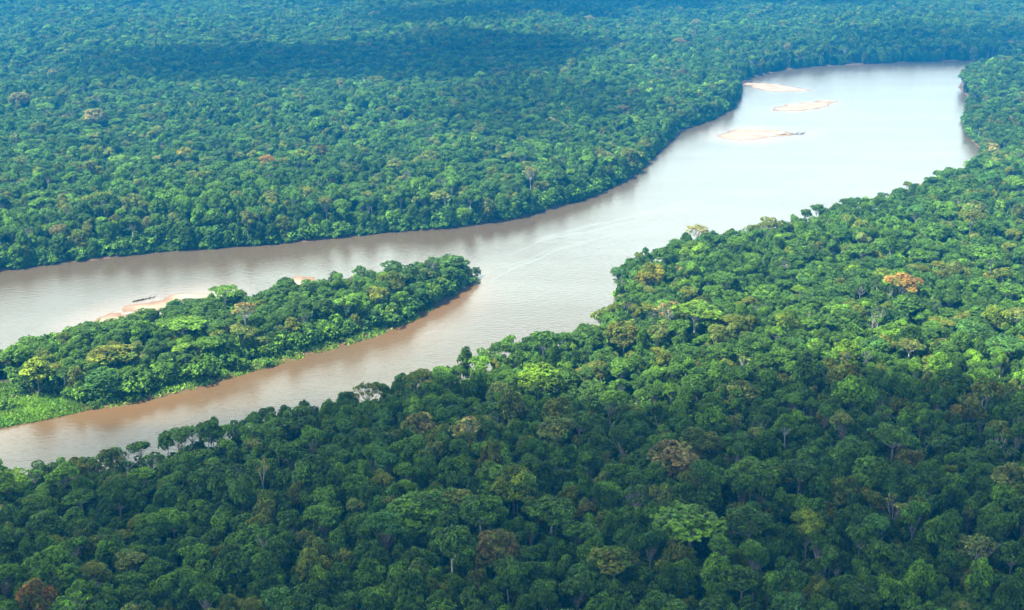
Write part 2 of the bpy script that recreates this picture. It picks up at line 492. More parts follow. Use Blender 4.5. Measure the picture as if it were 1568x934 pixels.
def cloud(outline_px, label, thick, seed, soft=70.0, extra=()):
    poly = [unproj(p[0], p[1], 22) for p in outline_px] + list(extra)
    off = SUN_DIR * ((CL_Z - 22) / SUN_DIR.z)
    xs = [p[0] for p in poly]; ys = [p[1] for p in poly]
    st = max(22.0, (max(ys) - min(ys)) / 70.0)
    ax = np.arange(min(xs) - 260, max(xs) + 260, st); ay = np.arange(min(ys) - 260, max(ys) + 260, st)
    X, Y = np.meshgrid(ax, ay)
    warp = (vnoise(X, Y, 110, seed) - 0.5) * 110 + (vnoise(X, Y, 45, seed + 1) - 0.5) * 45
    s = poly_sdf(X, Y, poly) + warp
    fall = np.clip((s + soft) / (2 * soft), 0, 1)
    fall = fall * fall * (3 - 2 * fall)
    T = fall * thick * (0.55 + 0.9 * (0.6 * vnoise(X, Y, 140, seed + 2) + 0.4 * vnoise(X, Y, 50, seed + 3)))
    T[0, :] = T[-1, :] = 0; T[:, 0] = T[:, -1] = 0
    on = T > 0.5
    vid = -np.ones(T.shape, int)
    V = []
    top = np.zeros(T.shape, int); bot = np.zeros(T.shape, int)
    cell = (on[:-1, :-1] | on[1:, :-1] | on[:-1, 1:] | on[1:, 1:])
    need = np.zeros(T.shape, bool)
    need[:-1, :-1] |= cell; need[1:, :-1] |= cell; need[:-1, 1:] |= cell; need[1:, 1:] |= cell
    js, is_ = np.nonzero(need)
    base = CL_Z + off.z * 0
    for j, i in zip(js, is_):
        t = T[j, i] if on[j, i] else 0.0
        top[j, i] = len(V); V.append((X[j, i] + off.x, Y[j, i] + off.y, base + t * 0.8))
        if t > 0:
            bot[j, i] = len(V); V.append((X[j, i] + off.x, Y[j, i] + off.y, base - t * 0.2))
        else:
            bot[j, i] = top[j, i]
    Fc = []
    for j, i in zip(*np.nonzero(cell)):
        q = [(j, i), (j, i + 1), (j + 1, i + 1), (j + 1, i)]
        a = [top[k] for k in q]; b = [bot[k] for k in reversed(q)]
        Fc.append(tuple(a)); Fc.append(tuple(b))
    me = make_mesh('cloud', V, Fc, [M_CLOUD], smooth=True)
    return link('cloud', me, kind='stuff', label=label, group='clouds above the forest')


cloud([(-500, 705), (120, 668), (420, 622), (560, 606), (700, 618), (800, 600), (850, 592), (900, 608), (970, 588), (1120, 592), (1235, 574), (1330, 590), (1420, 584), (1480, 618), (1568, 642), (2000, 670)],
      'broad cloud whose shade darkens the near forest', 225, 21, soft=26, extra=[(900, 300), (900, -500), (-900, -500), (-900, 350)])
cloud([(90, 108), (170, 82), (360, 70), (480, 74), (600, 60), (780, 54), (860, 70), (830, 100), (640, 114), (480, 122), (330, 120), (200, 116)],
      'long cloud whose shade bands the distant forest', 300, 41, soft=50)
cloud([(520, 30), (700, 8), (1000, -10), (1250, -20), (1300, 4), (1000, 14), (760, 30), (600, 42)], 'high cloud shading the forest towards the horizon', 240, 61, soft=70)
cloud([(1250, 60), (1420, 48), (1620, 40), (1620, 66), (1400, 74)], 'small cloud shading the forest beyond the river bend', 130, 81, soft=50)
cloud([(640, 150), (760, 130), (900, 140), (980, 150), (930, 185), (800, 200), (680, 190)], 'thin cloud shading the far bank forest', 70, 51, soft=60)


# ------------------------------------------------------------------ tree prototypes
def tube(pts, radii, sides=6):
    V, Fc = [], []
    pts = [Vector(p) for p in pts]
    for i, p in enumerate(pts):
        d = (pts[min(i + 1, len(pts) - 1)] - pts[max(i - 1, 0)]).normalized()
        a = d.orthogonal().normalized(); b = d.cross(a)
        for k in range(sides):
            t = 2 * math.pi * k / sides
            V.append(p + (a * math.cos(t) + b * math.sin(t)) * radii[i])
    for i in range(len(pts) - 1):
        for k in range(sides):
            k2 = (k + 1) % sides
            Fc.append((i * sides + k, i * sides + k2, (i + 1) * sides + k2, (i + 1) * sides + k))
    return V, Fc


class Mb:
    def __init__(s): s.V = []; s.F = []
    def add(s, VF):
        o = len(s.V); s.V += [tuple(v) for v in VF[0]]; s.F += [tuple(i + o for i in f) for f in VF[1]]


def leaf_cards(rng, lobes, clump_r, per_clump, leaf, dens, zmin=-0.35, droop=0.0):
    C = np.array([l[0] for l in lobes]); A = np.array([l[1] for l in lobes])
    P, N, CV, GM = [], [], [], []
    for li in range(len(lobes)):
        c, a = C[li], A[li]
        area = 4 * math.pi * ((a[0] * a[1]) ** 1.6 / 3 + (a[0] * a[2]) ** 1.6 / 3 + (a[1] * a[2]) ** 1.6 / 3) ** (1 / 1.6)
        n = max(8, int(area * dens))
        d = rng.normal(size=(n * 2, 3)); d /= np.linalg.norm(d, axis=1)[:, None]
        d = d[d[:, 2] > zmin + 0.2 * rng.random(len(d))][:n]
        p = c + a * d * (0.86 + 0.22 * rng.random((len(d), 1)))
        keep = np.ones(len(p), bool)
        for lj in range(len(lobes)):
            if lj != li:
                keep &= (((p - C[lj]) / A[lj]) ** 2).sum(1) > 0.62
        p, d = p[keep], d[keep]
        nn = d / a; nn /= np.linalg.norm(nn, axis=1)[:, None]
        lv = rng.normal(1, 0.20)
        cv = lv * np.clip(rng.normal(1, 0.27, len(p)), .35, 1.9)
        gm = np.clip(rng.normal(0.25, 0.28) + rng.normal(0, 0.22, len(p)), 0, 0.9)
        GM.append(gm)
        P.append(p); N.append(nn); CV.append(cv)
    P = np.concatenate(P); N = np.concatenate(N); CV = np.concatenate(CV); GM = np.concatenate(GM)
    k = per_clump
    P2 = np.repeat(P, k, 0); N2 = np.repeat(N, k, 0); CV2 = np.repeat(CV, k)
    m = len(P2)
    d2 = N2 * 0.8 + rng.normal(size=(m, 3)) * 0.62 + np.array([0, 0, 0.25])
    d2 /= np.linalg.norm(d2, axis=1)[:, None]
    far_ = np.where(rng.random((m, 1)) < 0.10, 1.7, 1.0)
    pos = P2 + d2 * clump_r * far_ * (0.35 + 0.75 * rng.random((m, 1))) * np.array([1, 1, 0.75])
    ln = d2 * 0.6 + N2 * 0.35 + np.array([0, 0, 0.45]) + rng.normal(size=(m, 3)) * 0.33
    ln /= np.linalg.norm(ln, axis=1)[:, None]
    t = rng.normal(size=(m, 3)); t -= (t * ln).sum(1)[:, None] * ln; t /= np.linalg.norm(t, axis=1)[:, None]
    b = np.cross(ln, t)
    s = leaf * (0.6 + 0.7 * rng.random((m, 1)))
    w = s * (0.45 + 0.25 * rng.random((m, 1)))
    v = np.stack([pos + t * s, pos + b * w + t * s * 0.1, pos - t * s * 0.9, pos - b * w + t * s * 0.1], 1)
    v[:, 0] -= ln * s * 0.25; v[:, 2] -= ln * s * 0.25         # leaf sprays bend down at both ends
    col = CV2[:, None] * rng.normal(1, 0.27, (m, 1)) * np.ones((1, 3))
    yel = (rng.random(m) < 0.10)
    col[yel] *= np.array([1.45, 1.22, 0.85])
    col = np.concatenate([np.clip(col, 0.25, 2.3), np.repeat(GM, k)[:, None]], 1)
    faces = np.arange(m * 4).reshape(-1, 4)
    return v.reshape(-1, 3), faces, col


def build_proto(seed, shape):
    """returns crown (verts, faces, colours), trunk Mb, nominal radius, nominal height, whitish bark?, name of the shape"""
    rng = np.random.default_rng(seed)
    rr = lambda a, b: a + (b - a) * rng.random()
    lobes, tips = [], []
    Rn, Hn = 8.0, 28.0
    fine = 0.75 + 0.6 * rng.random()
    dens, clump_r, per, leaf = 1.15 * rr(.8, 1.1), 0.72 * rr(.85, 1.2), int(10 / fine), 0.44 * fine
    zmin = -0.35
    white = False
    tb = 14.0
    if shape == 'umbrella':
        n = 20
        for i in range(n):
            ph = i * 2.399963 + rr(-.3, .3); q = math.sqrt((i + 0.4) / n) * 0.86
            z = 26.0 - 4.5 * q ** 2.2 + rr(-0.7, 0.7)
            s = rr(0.8, 1.2)
            if rr(0, 1) > 0.16:
                lobes.append(((q * Rn * math.cos(ph) + rr(-.8, .8), q * Rn * math.sin(ph) + rr(-.8, .8), z - 1 + rr(-.5, .5)), (2.2 * s, 2.2 * s, 1.25 * s)))
        tb = 18; zmin = -0.15
    elif shape == 'dome':
        n = 24
        for i in range(n):
            ph = i * 2.399963 + rr(-.3, .3); u = (i + 0.5) / n
            el = math.acos(1 - u * 1.12)
            rad = Rn * 0.74 * rr(0.78, 1.18)
            s = rr(0.8, 1.25)
            lobes.append(((rad * math.sin(el) * math.cos(ph), rad * math.sin(el) * math.sin(ph), 18.0 + rad * 1.12 * math.cos(el)), (2.3 * s, 2.3 * s, 1.9 * s)))
        tb = 15
    elif shape == 'lumpy':
        for i in range(17):
            ph = rr(0, 6.283); q = math.sqrt(rng.random()) * 0.8
            z = rr(18, 25.5) - 3.5 * q
            s = rr(0.7, 1.45)
            lobes.append(((q * Rn * math.cos(ph), q * Rn * math.sin(ph), z), (2.4 * s, 2.4 * s, 1.7 * s)))
        tb = 14
    elif shape == 'irregular':
        for b in range(int(rr(3, 5.99))):
            ph0 = b * 2.2 + rr(-.5, .5); q0 = rr(.25, .62) if b else rr(0, .2)
            zb = rr(17.5, 24.5) - 2 * q0
            rb = rr(.30, .48) * Rn
            for i in range(7):
                ph = i * 2.399963 + rr(-.5, .5); el = rr(.1, 1.5)
                s = rr(0.65, 1.25)
                lobes.append(((q0 * Rn * math.cos(ph0) + rb * .75 * math.sin(el) * math.cos(ph), q0 * Rn * math.sin(ph0) + rb * .75 * math.sin(el) * math.sin(ph),
                               zb + rb * .7 * math.cos(el)), (1.9 * s, 1.9 * s, 1.35 * s)))
        tb = 14
    elif shape == 'slender':
        for i in range(14):
            ph = i * 2.4; u = i / 13
            q = 0.62 * math.sin(math.pi * (0.15 + 0.78 * u)) * rr(.6, 1.1)
            s = rr(0.8, 1.2)
            lobes.append(((q * Rn * math.cos(ph), q * Rn * math.sin(ph), 14 + 12 * u), (2.2 * s, 2.2 * s, 1.9 * s)))
        tb = 12
    elif shape == 'airy':
        for i in range(20):
            ph = i * 2.399963 + rr(-.3, .3); q = math.sqrt((i + 0.5) / 20) * 0.9
            z = 25.8 - 5.5 * q ** 2 + rr(-1.2, 1.2)
            s = rr(0.55, 0.95)
            lobes.append(((q * Rn * math.cos(ph), q * Rn * math.sin(ph), z), (1.7 * s, 1.7 * s, 1.0 * s)))
        dens, per, white, tb = 0.75, 7, True, 16
    elif shape == 'bushy':
        Hn = 20.0
        for i in range(34):
            ph = i * 2.399963; u = (i + 0.5) / 34
            z = 18.5 * (1 - u)
            q = 0.78 * math.sqrt(max(0.02, 1 - (z / 19.5) ** 2.2)) * rr(.75, 1.1)
            s = rr(0.75, 1.25)
            lobes.append(((q * Rn * math.cos(ph), q * Rn * math.sin(ph), z), (2.4 * s, 2.4 * s, 1.9 * s)))
        tb = 4; dens = 0.9; zmin = -0.6
    elif shape == 'shrub':
        Rn, Hn = 4.0, 6.0
        for i in range(12):
            ph = i * 2.4; q = math.sqrt(rng.random()) * 0.8
            s = rr(0.7, 1.2)
            lobes.append(((q * Rn * math.cos(ph), q * Rn * math.sin(ph), rr(1.0, 4.6) - 1.2 * q), (1.5 * s, 1.5 * s, 1.1 * s)))
        dens, clump_r, per, tb = 0.9, 0.6, 7, 0.8
    elif shape == 'bare':
        for i in range(9):
            ph = rr(0, 6.283); q = rr(.15, 1.0)
            z = 25.5 - 5 * q ** 2 + rr(-4.5, 1.8)
            lobes.append(((q * Rn * math.cos(ph), q * Rn * math.sin(ph), z), (1.2, 1.2, 0.7)))
        dens, per, white, tb = 0.8, 6, True, rr(11, 15)
    white = white or (shape in ('umbrella', 'irregular', 'slender') and seed % 2 == 0)
    cv = leaf_cards(rng, lobes, clump_r, per, leaf, dens, zmin)
    # trunk and limbs
    mb = Mb()
    if shape == 'shrub':
        for i in range(4):
            a = rr(0, 6.28)
            mb.add(tube([(0, 0, -0.5), (math.cos(a) * .8, math.sin(a) * .8, 1.8), (math.cos(a) * 1.6, math.sin(a) * 1.6, 3.6)], [.14, .10, .04], 4))
    else:
        lean = Vector((rr(-.8, .8), rr(-.8, .8), 0))
        k = 0.36 if not white else 0.42
        zs = [-1.5, 0.6, tb * 0.4, tb * 0.75, tb]
        ts = [Vector((0, 0, z)) + lean * (max(z, 0) / tb) ** 2 + Vector((rr(-.15, .15), rr(-.15, .15), 0)) for z in zs]
        mb.add(tube(ts, [k * 1.9, k * 1.35, k, k * .88, k * .78], 7))
        top = ts[-1]
        # main limbs to outer lobes
        order = list(range(len(lobes)))
        for i in order:
            c = Vector(lobes[i][0])
            if shape == 'bushy' and c.z < 8:
                continue
            hub = top + (c - top) * rr(0.12, 0.25) + Vector((0, 0, rr(-.5, .6)))
            mid = top + (c - top) * 0.55 + Vector((rr(-.6, .6), rr(-.6, .6), rr(-.9, .2)))
            w = k * (0.42 if i % 3 == 0 else 0.27)
            mb.add(tube([top - Vector((0, 0, 0.4)), hub, mid, c + Vector((0, 0, .3))], [w, w * .85, w * .55, w * .2], 5))
            if shape in ('airy', 'bare'):
                for _ in range(4):
                    e = c + Vector((rr(-1.8, 1.8), rr(-1.8, 1.8), rr(.2, 1.8)))
                    mb.add(tube([mid, mid.lerp(e, .5) + Vector((0, 0, -.2)), e], [w * .5, w * .32, w * .1], 4))
    return cv, mb, Rn, Hn, white, shape


SHAPES = ['umbrella', 'umbrella', 'umbrella', 'dome', 'dome', 'dome', 'lumpy', 'lumpy', 'lumpy', 'irregular', 'irregular', 'irregular', 'irregular', 'irregular', 'irregular',
          'slender', 'slender', 'airy', 'airy', 'bushy', 'bushy', 'bushy', 'shrub', 'shrub', 'bare', 'bare']
KIND = {s: [i for i, t in enumerate(SHAPES) if t == s] for s in set(SHAPES)}
PROTO = []
proto_col = bpy.data.collections.new('forest_kinds')          # only instanced by the forests; not in the scene


def set_leafcol(me, col, n_other=0):
    a = me.attributes.new('leafcol', 'FLOAT_COLOR', 'FACE')
    c = np.ones((len(me.polygons), 4), np.float32)
    c[:, 3] = 0
    c[:len(col), :col.shape[1]] = col
    a.data.foreach_set('color', c.ravel())


for i, s in enumerate(SHAPES):
    (cv, cf, cc), mb, Rn, Hn, white, shp = build_proto(100 + i * 7, s)
    bark = M_WHITE_BARK if white else M_BARK
    crown_me = make_mesh('crown', cv, cf, [M_LEAF])
    set_leafcol(crown_me, cc)
    trunk_me = make_mesh('trunk', mb.V, mb.F, [bark], smooth=True)
    tv = np.array(mb.V, np.float32); tf = np.array(mb.F)
    joint = make_mesh('whole', np.concatenate([cv, tv]), np.concatenate([cf, tf + len(cv)]), [M_LEAF, bark],
                      mat_index=np.concatenate([np.zeros(len(cf)), np.ones(len(tf))]))
    set_leafcol(joint, cc)
    po = bpy.data.objects.new('kind_%02d' % i, joint)
    proto_col.objects.link(po)
    PROTO.append(dict(crown=crown_me, trunk=trunk_me, R=Rn, H=Hn, shape=s))

# ------------------------------------------------------------------ where the trees stand
TINTS = {
    'dark green': (0.026, 0.082, 0.026), 'deep green': (0.034, 0.108, 0.032), 'mid green': (0.048, 0.150, 0.034), 'leaf green': (0.062, 0.185, 0.036),
    'bright green': (0.082, 0.240, 0.036), 'lime green': (0.100, 0.255, 0.032), 'olive green': (0.085, 0.140, 0.036),
    'grey green': (0.095, 0.165, 0.090), 'bluish green': (0.034, 0.125, 0.062), 'tawny brown': (0.165, 0.195, 0.170),
    'orange': (0.200, 0.155, 0.080), 'yellow': (0.175, 0.225, 0.040), 'yellow-green': (0.105, 0.205, 0.034), 'russet': (0.080, 0.085, 0.060), 'pinkish grey': (0.185, 0.205, 0.200),
    'silvery grey': (0.170, 0.220, 0.170), 'olive brown': (0.085, 0.118, 0.050),
}
TINTS = {k: (v[0] * 1.72, v[1] * 1.20, v[2] * 0.48) for k, v in TINTS.items()}
rnd = random.Random(7)
T = []      # every tree: x, y, r, h, proto index, tint name, landmark or None


def pick(s): return rnd.choice(KIND[s])


# landmark trees: crown centre and crown width in the photograph
LM = [
    (1030, 724, 78, 'dome', 'tawny brown', 'tawny brown domed tree standing out of the shaded near forest', 'tawny domed tree'),
    (1055, 818, 108, 'umbrella', 'bright green', 'broad bright green umbrella-shaped tree in front of the tawny dome', 'bright umbrella tree'),
    (1236, 832, 58, 'irregular', 'yellow-green', 'yellow-green tree in deep shade of the near forest', 'yellow-green shade tree'),
    (1380, 443, 58, 'umbrella', 'orange', 'big orange-crowned tree glowing in the sunlit near forest', 'big orange tree'),
    (997, 426, 40, 'lumpy', 'yellow', 'golden yellow tree near the water on the sunlit point', 'golden tree'),
    (56, 934, 46, 'dome', 'orange', 'orange-brown domed tree at the bottom corner of the near forest', 'orange-brown corner tree'),
    (758, 862, 64, 'dome', 'russet', 'russet domed tree among dark crowns of the near forest', 'russet domed tree'),
    (404, 836, 34, 'bare', 'leaf green', 'small green crown on a crooked white forked trunk', 'crooked white trunk'),
    (1497, 856, 62, 'airy', 'grey green', 'pale grey green airy tree on a white forked trunk', 'pale forked tree'),
    (1525, 690, 60, 'bare', 'deep green', 'nearly bare tree with white spreading branches in dark forest', 'bare white-branched tree'),
    (1368, 682, 58, 'umbrella', 'mid green', 'flat green crown on a tall straight white trunk', 'straight white trunk'),
    (712, 668, 56, 'airy', 'silvery grey', 'silvery grey airy tree in the shaded forest', 'silvery tree'),
    (1066, 484, 70, 'umbrella', 'lime green', 'broad lime green tree on the sunlit rise', 'broad lime tree'),
    (1026, 478, 36, 'airy', 'pinkish grey', 'pinkish grey leafless-looking tree next to the broad lime tree', 'pinkish tree'),
    (748, 752, 66, 'lumpy', 'leaf green', 'ragged leaf green tree with hollow centre in shaded forest', 'ragged green tree'),
    (400, 722, 22, 'bare', 'pinkish grey', 'small pinkish bare crown in the dark forest', 'small pinkish crown'),
    (1064, 388, 44, 'dome', 'lime green', 'lime green domed tree near the shore of the sunlit point', 'shoreside lime dome'),
    (1206, 500, 34, 'lumpy', 'yellow-green', 'small yellow-green lumpy tree in full sun', 'small yellow-green tree'),
    (1296, 546, 38, 'umbrella', 'lime green', 'small lime flat-topped tree on the edge of the cloud shade', 'shade-edge lime tree'),
    (958, 520, 44, 'dome', 'olive brown', 'olive brown domed tree below the sunlit point', 'olive brown dome'),
    (1066, 347, 34, 'airy', 'silvery grey', 'silvery grey thin crown standing against the river', 'silvery shore tree'),
    (712, 556, 22, 'slender', 'dark green', 'small dark tree poking above the shore canopy', 'small tree poking above'),
    (192, 694, 44, 'bare', 'dark green', 'gappy dark tree against the river with white bare branches', 'gappy shore tree'),
    (318, 660, 36, 'umbrella', 'dark green', 'dark flat-topped tree silhouetted on the river edge', 'flat-topped shore tree'),
    (1522, 496, 40, 'lumpy', 'yellow-green', 'yellow-tinged tree in full sun on the near bank', 'yellow-tinged sunlit tree'),
    (1365, 786, 48, 'bare', 'silvery grey', 'grey leafless crown among dark green trees', 'grey leafless crown'),
    (1540, 540, 60, 'umbrella', 'bluish green', 'bluish green broad-leaved tree on the edge of the sunlight', 'bluish broad tree'),
    (640, 806, 92, 'dome', 'leaf green', 'very broad leaf green domed tree in the near forest', 'very broad dome'),
    (1482, 638, 50, 'lumpy', 'olive brown', 'olive brown patchy tree just inside the cloud shade', 'brown patchy tree'),
    (940, 878, 70, 'umbrella', 'olive green', 'wide flat olive tree low in the shaded forest', 'wide olive tree'),
    (840, 800, 70, 'umbrella', 'mid green', 'mid green flat tree on a pale straight trunk', 'pale-trunked flat tree'),
    (1155, 740, 70, 'umbrella', 'leaf green', 'leaf green flat tree beside the tawny dome', 'flat leaf green tree'),
    (1405, 905, 40, 'dome', 'bright green', 'small bright green round tree at the foot of the view', 'small bright round tree'),
    (560, 600, 44, 'airy', 'olive green', 'airy olive tree on the shore at the edge of the sunlight', 'airy olive shore tree'),
    (640, 590, 50, 'lumpy', 'olive green', 'olive lumpy tree lit by the sun along the shore', 'olive lumpy shore tree'),
    (825, 590, 60, 'dome', 'lime green', 'lime green dome catching the last sun before the shade', 'sun-catching lime dome'),
    # island
    (374, 476, 34, 'airy', 'pinkish grey', 'pinkish grey tree on a tall white trunk, on the island', 'pinkish island tree'),
    (56, 570, 36, 'slender', 'yellow-green', 'slender yellow-green tree behind the grassy marsh of the island', 'slender yellow island tree'),
    (282, 500, 62, 'umbrella', 'bright green', 'bright green spreading tree in the middle of the island', 'bright spreading island tree'),
    (172, 548, 60, 'dome', 'olive green', 'olive green dome on the near end of the island', 'olive island dome'),
    (345, 448, 40, 'umbrella', 'bright green', 'bright flat tree against the back channel of the island', 'bright flat island tree'),
    (690, 402, 60, 'bushy', 'dark green', 'dark bushy tree on the pointed tip of the island', 'dark tip tree'),
    (160, 592, 50, 'bushy', 'bluish green', 'bluish bushy tree leaning over the brown water, on the island', 'bluish island bush'),
    # far bank
    (492, 241, 25, 'dome', 'russet', 'reddish tree deep in the far bank forest, right of the orange one', 'reddish far tree'),
    (408, 252, 26, 'umbrella', 'orange', 'orange flat tree in the far bank forest', 'orange far tree'),
    (145, 188, 26, 'dome', 'tawny brown', 'tan domed tree in the far bank forest', 'tan far tree'),
    (32, 165, 24, 'dome', 'tawny brown', 'tan tree at the edge of the view in the far forest', 'tan edge tree'),
    (285, 240, 22, 'umbrella', 'yellow', 'yellow flat tree in the far bank forest', 'yellow far tree'),
    (955, 175, 24, 'umbrella', 'russet', 'reddish flat tree in the far forest near the river bend', 'reddish bend tree'),
    (1040, 72, 16, 'umbrella', 'orange', 'tiny orange tree in the hazy forest beyond the river bend', 'tiny orange tree'),
    (148, 242, 16, 'lumpy', 'yellow-green', 'small yellow-green tree in the far bank forest', 'yellow-green far tree'),
    (70, 176, 26, 'umbrella', 'bright green', 'bright green tree in the far bank forest beside the tan one', 'bright far tree'),
    (814, 272, 26, 'airy', 'silvery grey', 'silvery tan crown above the far bank forest edge', 'silvery far tree'),
    (160, 313, 22, 'umbrella', 'yellow-green', 'yellow-green flat tree halfway up the far bank forest', 'yellow-green flat far tree'),
]
for (px, py, w, s, tint, lab, short) in LM:
    h = 27.5 if py > 380 else 26.0
    isl_lm = 400 < py < 640 and px < 560 or 'island' in short or 'tip' in short
    if isl_lm:
        h = 27.0 if 'pinkish' in short else 20.0
    if s == 'bushy':
        h = 15.0
    for _ in range(2):
        zc = h * (0.86 if s in ('umbrella', 'airy', 'bare') else 0.74 if s != 'bushy' else .5)
        x, y = unproj(px, py, zc)
        d = math.sqrt(x * x + y * y + (CAM_H - zc) ** 2)
        r = w * d / F / 2 * 1.04
    if s == 'slender':
        r *= 1.3
    h += 0.5 if 'shore' in short or 'poking' in short else 1.0 if isl_lm else 6.0 if 'far' in short or 'tiny' in short or 'tan' in short or 'bend' in short else 3.0
    for _ in range(30):
        if float(land_sdf(np.array([x]), np.array([y]))[0]) > 2.5:
            break
        x, y = x * 0.994, y * 0.994
    T.append([x, y, r, h, pick(s), tint, (lab, short)])


def in_view(x, y, m):
    px, py, zc = project(x, y, np.full_like(x, 20.0))
    return (np.abs(px - 784) < 784 + m) & (py < 934 + m * 0.9) & (y > 120)


CELL = 12.0
grid = {}


def gput(i):
    grid.setdefault((int(T[i][0] // CELL), int(T[i][1] // CELL)), []).append(i)


for i in range(len(T)):
    gput(i)
nrng = np.random.default_rng(11)
Y0, Y1 = 230.0, 3300.0
for (rlo, rhi, n, ov) in ((6.5, 9.2, 14000, 0.95), (4.2, 6.6, 200000, 0.78), (2.8, 4.4, 230000, 0.72)):
    # candidates spread evenly over the view wedge
    yy = np.sqrt(nrng.random(n) * (Y1 ** 2 - Y0 ** 2) + Y0 ** 2)
    xx = (nrng.random(n) * 2 - 1) * (0.52 * yy + 60)
    ok = in_view(xx, yy, 260)
    xx, yy = xx[ok], yy[ok]
    sdv = land_sdf(xx, yy)
    ok = (sdv > 2.0) & (vnoise(xx, yy, 26, 140) < 0.94)
    xx, yy, sdv = xx[ok], yy[ok], sdv[ok]
    gsd = grass_sdf(xx, yy)
    rr_ = rlo + (rhi - rlo) * nrng.random(len(xx)) ** 1.15
    for x, y, s_, g_, r in zip(xx, yy, sdv, gsd, rr_):
        if s_ < r * 0.45 or g_ > -r * 0.45:
            continue
        cx, cy = int(x // CELL), int(y // CELL)
        good = True
        for a in (-2, -1, 0, 1, 2):
            for b in (-2, -1, 0, 1, 2):
                for j in grid.get((cx + a, cy + b), ()):
                    t = T[j]
                    k = ov * (r + t[2]) * 0.86
                    if (t[0] - x) ** 2 + (t[1] - y) ** 2 < k * k:
                        good = False; break
                if not good: break
            if not good: break
        if good:
            T.append([x, y, r, 0.0, 0, '', None]); gput(len(T) - 1)

TX = np.array([t[0] for t in T]); TY = np.array([t[1] for t in T])
SD = land_sdf(TX, TY)
ISD = poly_sdf(TX, TY, ISL)
FARD = poly_sdf(TX, TY, FAR_POLY)
und = vnoise(TX, TY, 60, 77)
und2 = vnoise(TX, TY, 230, 79)
patch = vnoise(TX, TY, 60, 78)
big = 0.6 * vnoise(TX, TY, 150, 83) + 0.4 * vnoise(TX, TY, 55, 84)
creek = np.clip(1 - np.abs(vnoise(TX * 0.8, TY * 0.5, 210, 86) - 0.5) / 0.035, 0, 1) * (SD > 40)
TZ = ground_z(TX, TY)
COMMON = [('dark green', 22), ('deep green', 26), ('mid green', 22), ('leaf green', 13), ('bright green', 5), ('lime green', 1.3), ('olive green', 10), ('grey green', 6.0),
          ('bluish green', 7), ('yellow-green', 0.7), ('olive brown', 0.6), ('silvery grey', .5), ('tawny brown', .08), ('pinkish grey', .08)]
names_, wts = [c[0] for c in COMMON], [c[1] for c in COMMON]
for i, t in enumerate(T):
    if t[6]:
        continue
    r = t[2]
    h = 17.5 + r * 1.15 + (und[i] - 0.5) * 9 + (und2[i] - 0.5) * 10 - 7 * creek[i] + rnd.uniform(-2.6, 2.6)
    front = (FARD[i] > 0 and SD[i] < 13) or (ISD[i] > 0 and SD[i] < 16)
    if front and rnd.random() < 0.75:
        s = 'bushy'; h = 9 + r * 1.1 + rnd.uniform(-2, 3)
    elif r > 7.0:
        s = rnd.choice(['umbrella', 'dome', 'lumpy', 'irregular', 'irregular'])
        h += rnd.uniform(0, 3)
    elif r > 4.4:
        s = rnd.choices(['umbrella', 'dome', 'lumpy', 'irregular', 'airy', 'bare', 'bushy'], [7, 18, 24, 44, 4, 0.4, 4])[0]
    else:
        s = rnd.choices(['dome', 'lumpy', 'irregular', 'slender', 'bushy'], [14, 20, 26, 34, 6])[0]
        h -= rnd.uniform(-0.5, 3.5)
    shore = SD[i] < 26
    if shore and not front and ISD[i] < 0:
        h = min(h, 23 + und[i] * 3)
    if rnd.random() < 0.07 and not front and not shore:
        h += rnd.uniform(3, 7)
    if s == 'slender':
        t[2] = r * 1.35
    if ISD[i] > 0:
        h *= 0.80
    t[3] = max(h, 8.0)
    t[4] = pick(s)
    w2 = list(wts)
    if patch[i] > 0.62:
        w2[3] *= 1.8; w2[4] *= 2.2; w2[5] *= 2
    elif patch[i] < 0.35:
        w2[0] *= 1.8; w2[8] *= 1.6
    t[5] = rnd.choices(names_, w2)[0]
print('trees', len(T))

# ------------------------------------------------------------------ which trees show largest (coarse painted id map, 1024 x 610)
K = 1024 / 1568.0
TH = np.array([t[3] for t in T]); TR = np.array([t[2] for t in T])
shp = [PROTO[t[4]]['shape'] for t in T]
frac = np.array([{'umbrella': .30, 'dome': .45, 'lumpy': .42, 'irregular': .42, 'slender': .5, 'airy': .3, 'bushy': .95, 'bare': .25}[s] for s in shp])
zc_ = TZ + TH * (1 - frac / 2)
PX, PY, DEP = project(TX, TY, zc_)
idm = np.full((610, 1024), -1, np.int32)
for i in np.argsort(-DEP):
    if DEP[i] < 50: continue
    a = TR[i] * F / DEP[i] * K
    b = math.hypot(TH[i] * frac[i] / 2 * 0.93, TR[i] * 0.36) * F / DEP[i] * K
    cx, cy = PX[i] * K, PY[i] * K
    x0, x1, y0, y1 = int(max(0, cx - a)), int(min(1024, cx + a + 1)), int(max(0, cy - b)), int(min(610, cy + b + 1))
    if x0 >= x1 or y0 >= y1: continue
    gyy, gxx = np.ogrid[y0:y1, x0:x1]
    m_ = ((gxx - cx) / a) ** 2 + ((gyy - cy) / b) ** 2 < 1
    idm[y0:y1, x0:x1][m_] = i
cnt = np.bincount(idm[idm >= 0], minlength=len(T))
ys_, xs_ = np.nonzero(idm >= 0)
ids_ = idm[ys_, xs_]
VX = np.bincount(ids_, xs_, len(T)) / np.maximum(cnt, 1) / K
VY = np.bincount(ids_, ys_, len(T)) / np.maximum(cnt, 1) / K
lm_ids = [i for i, t in enumerate(T) if t[6]]
rest = sorted([i for i, t in enumerate(T) if not t[6]], key=lambda i: -cnt[i])
N_NAMED = 300
NAMED = lm_ids + rest[:N_NAMED - len(lm_ids)]
NAMED_SET = set(NAMED)
print('smallest named px', cnt[rest[N_NAMED - len(lm_ids)]], 'landmark px', [int(cnt[i]) for i in lm_ids])

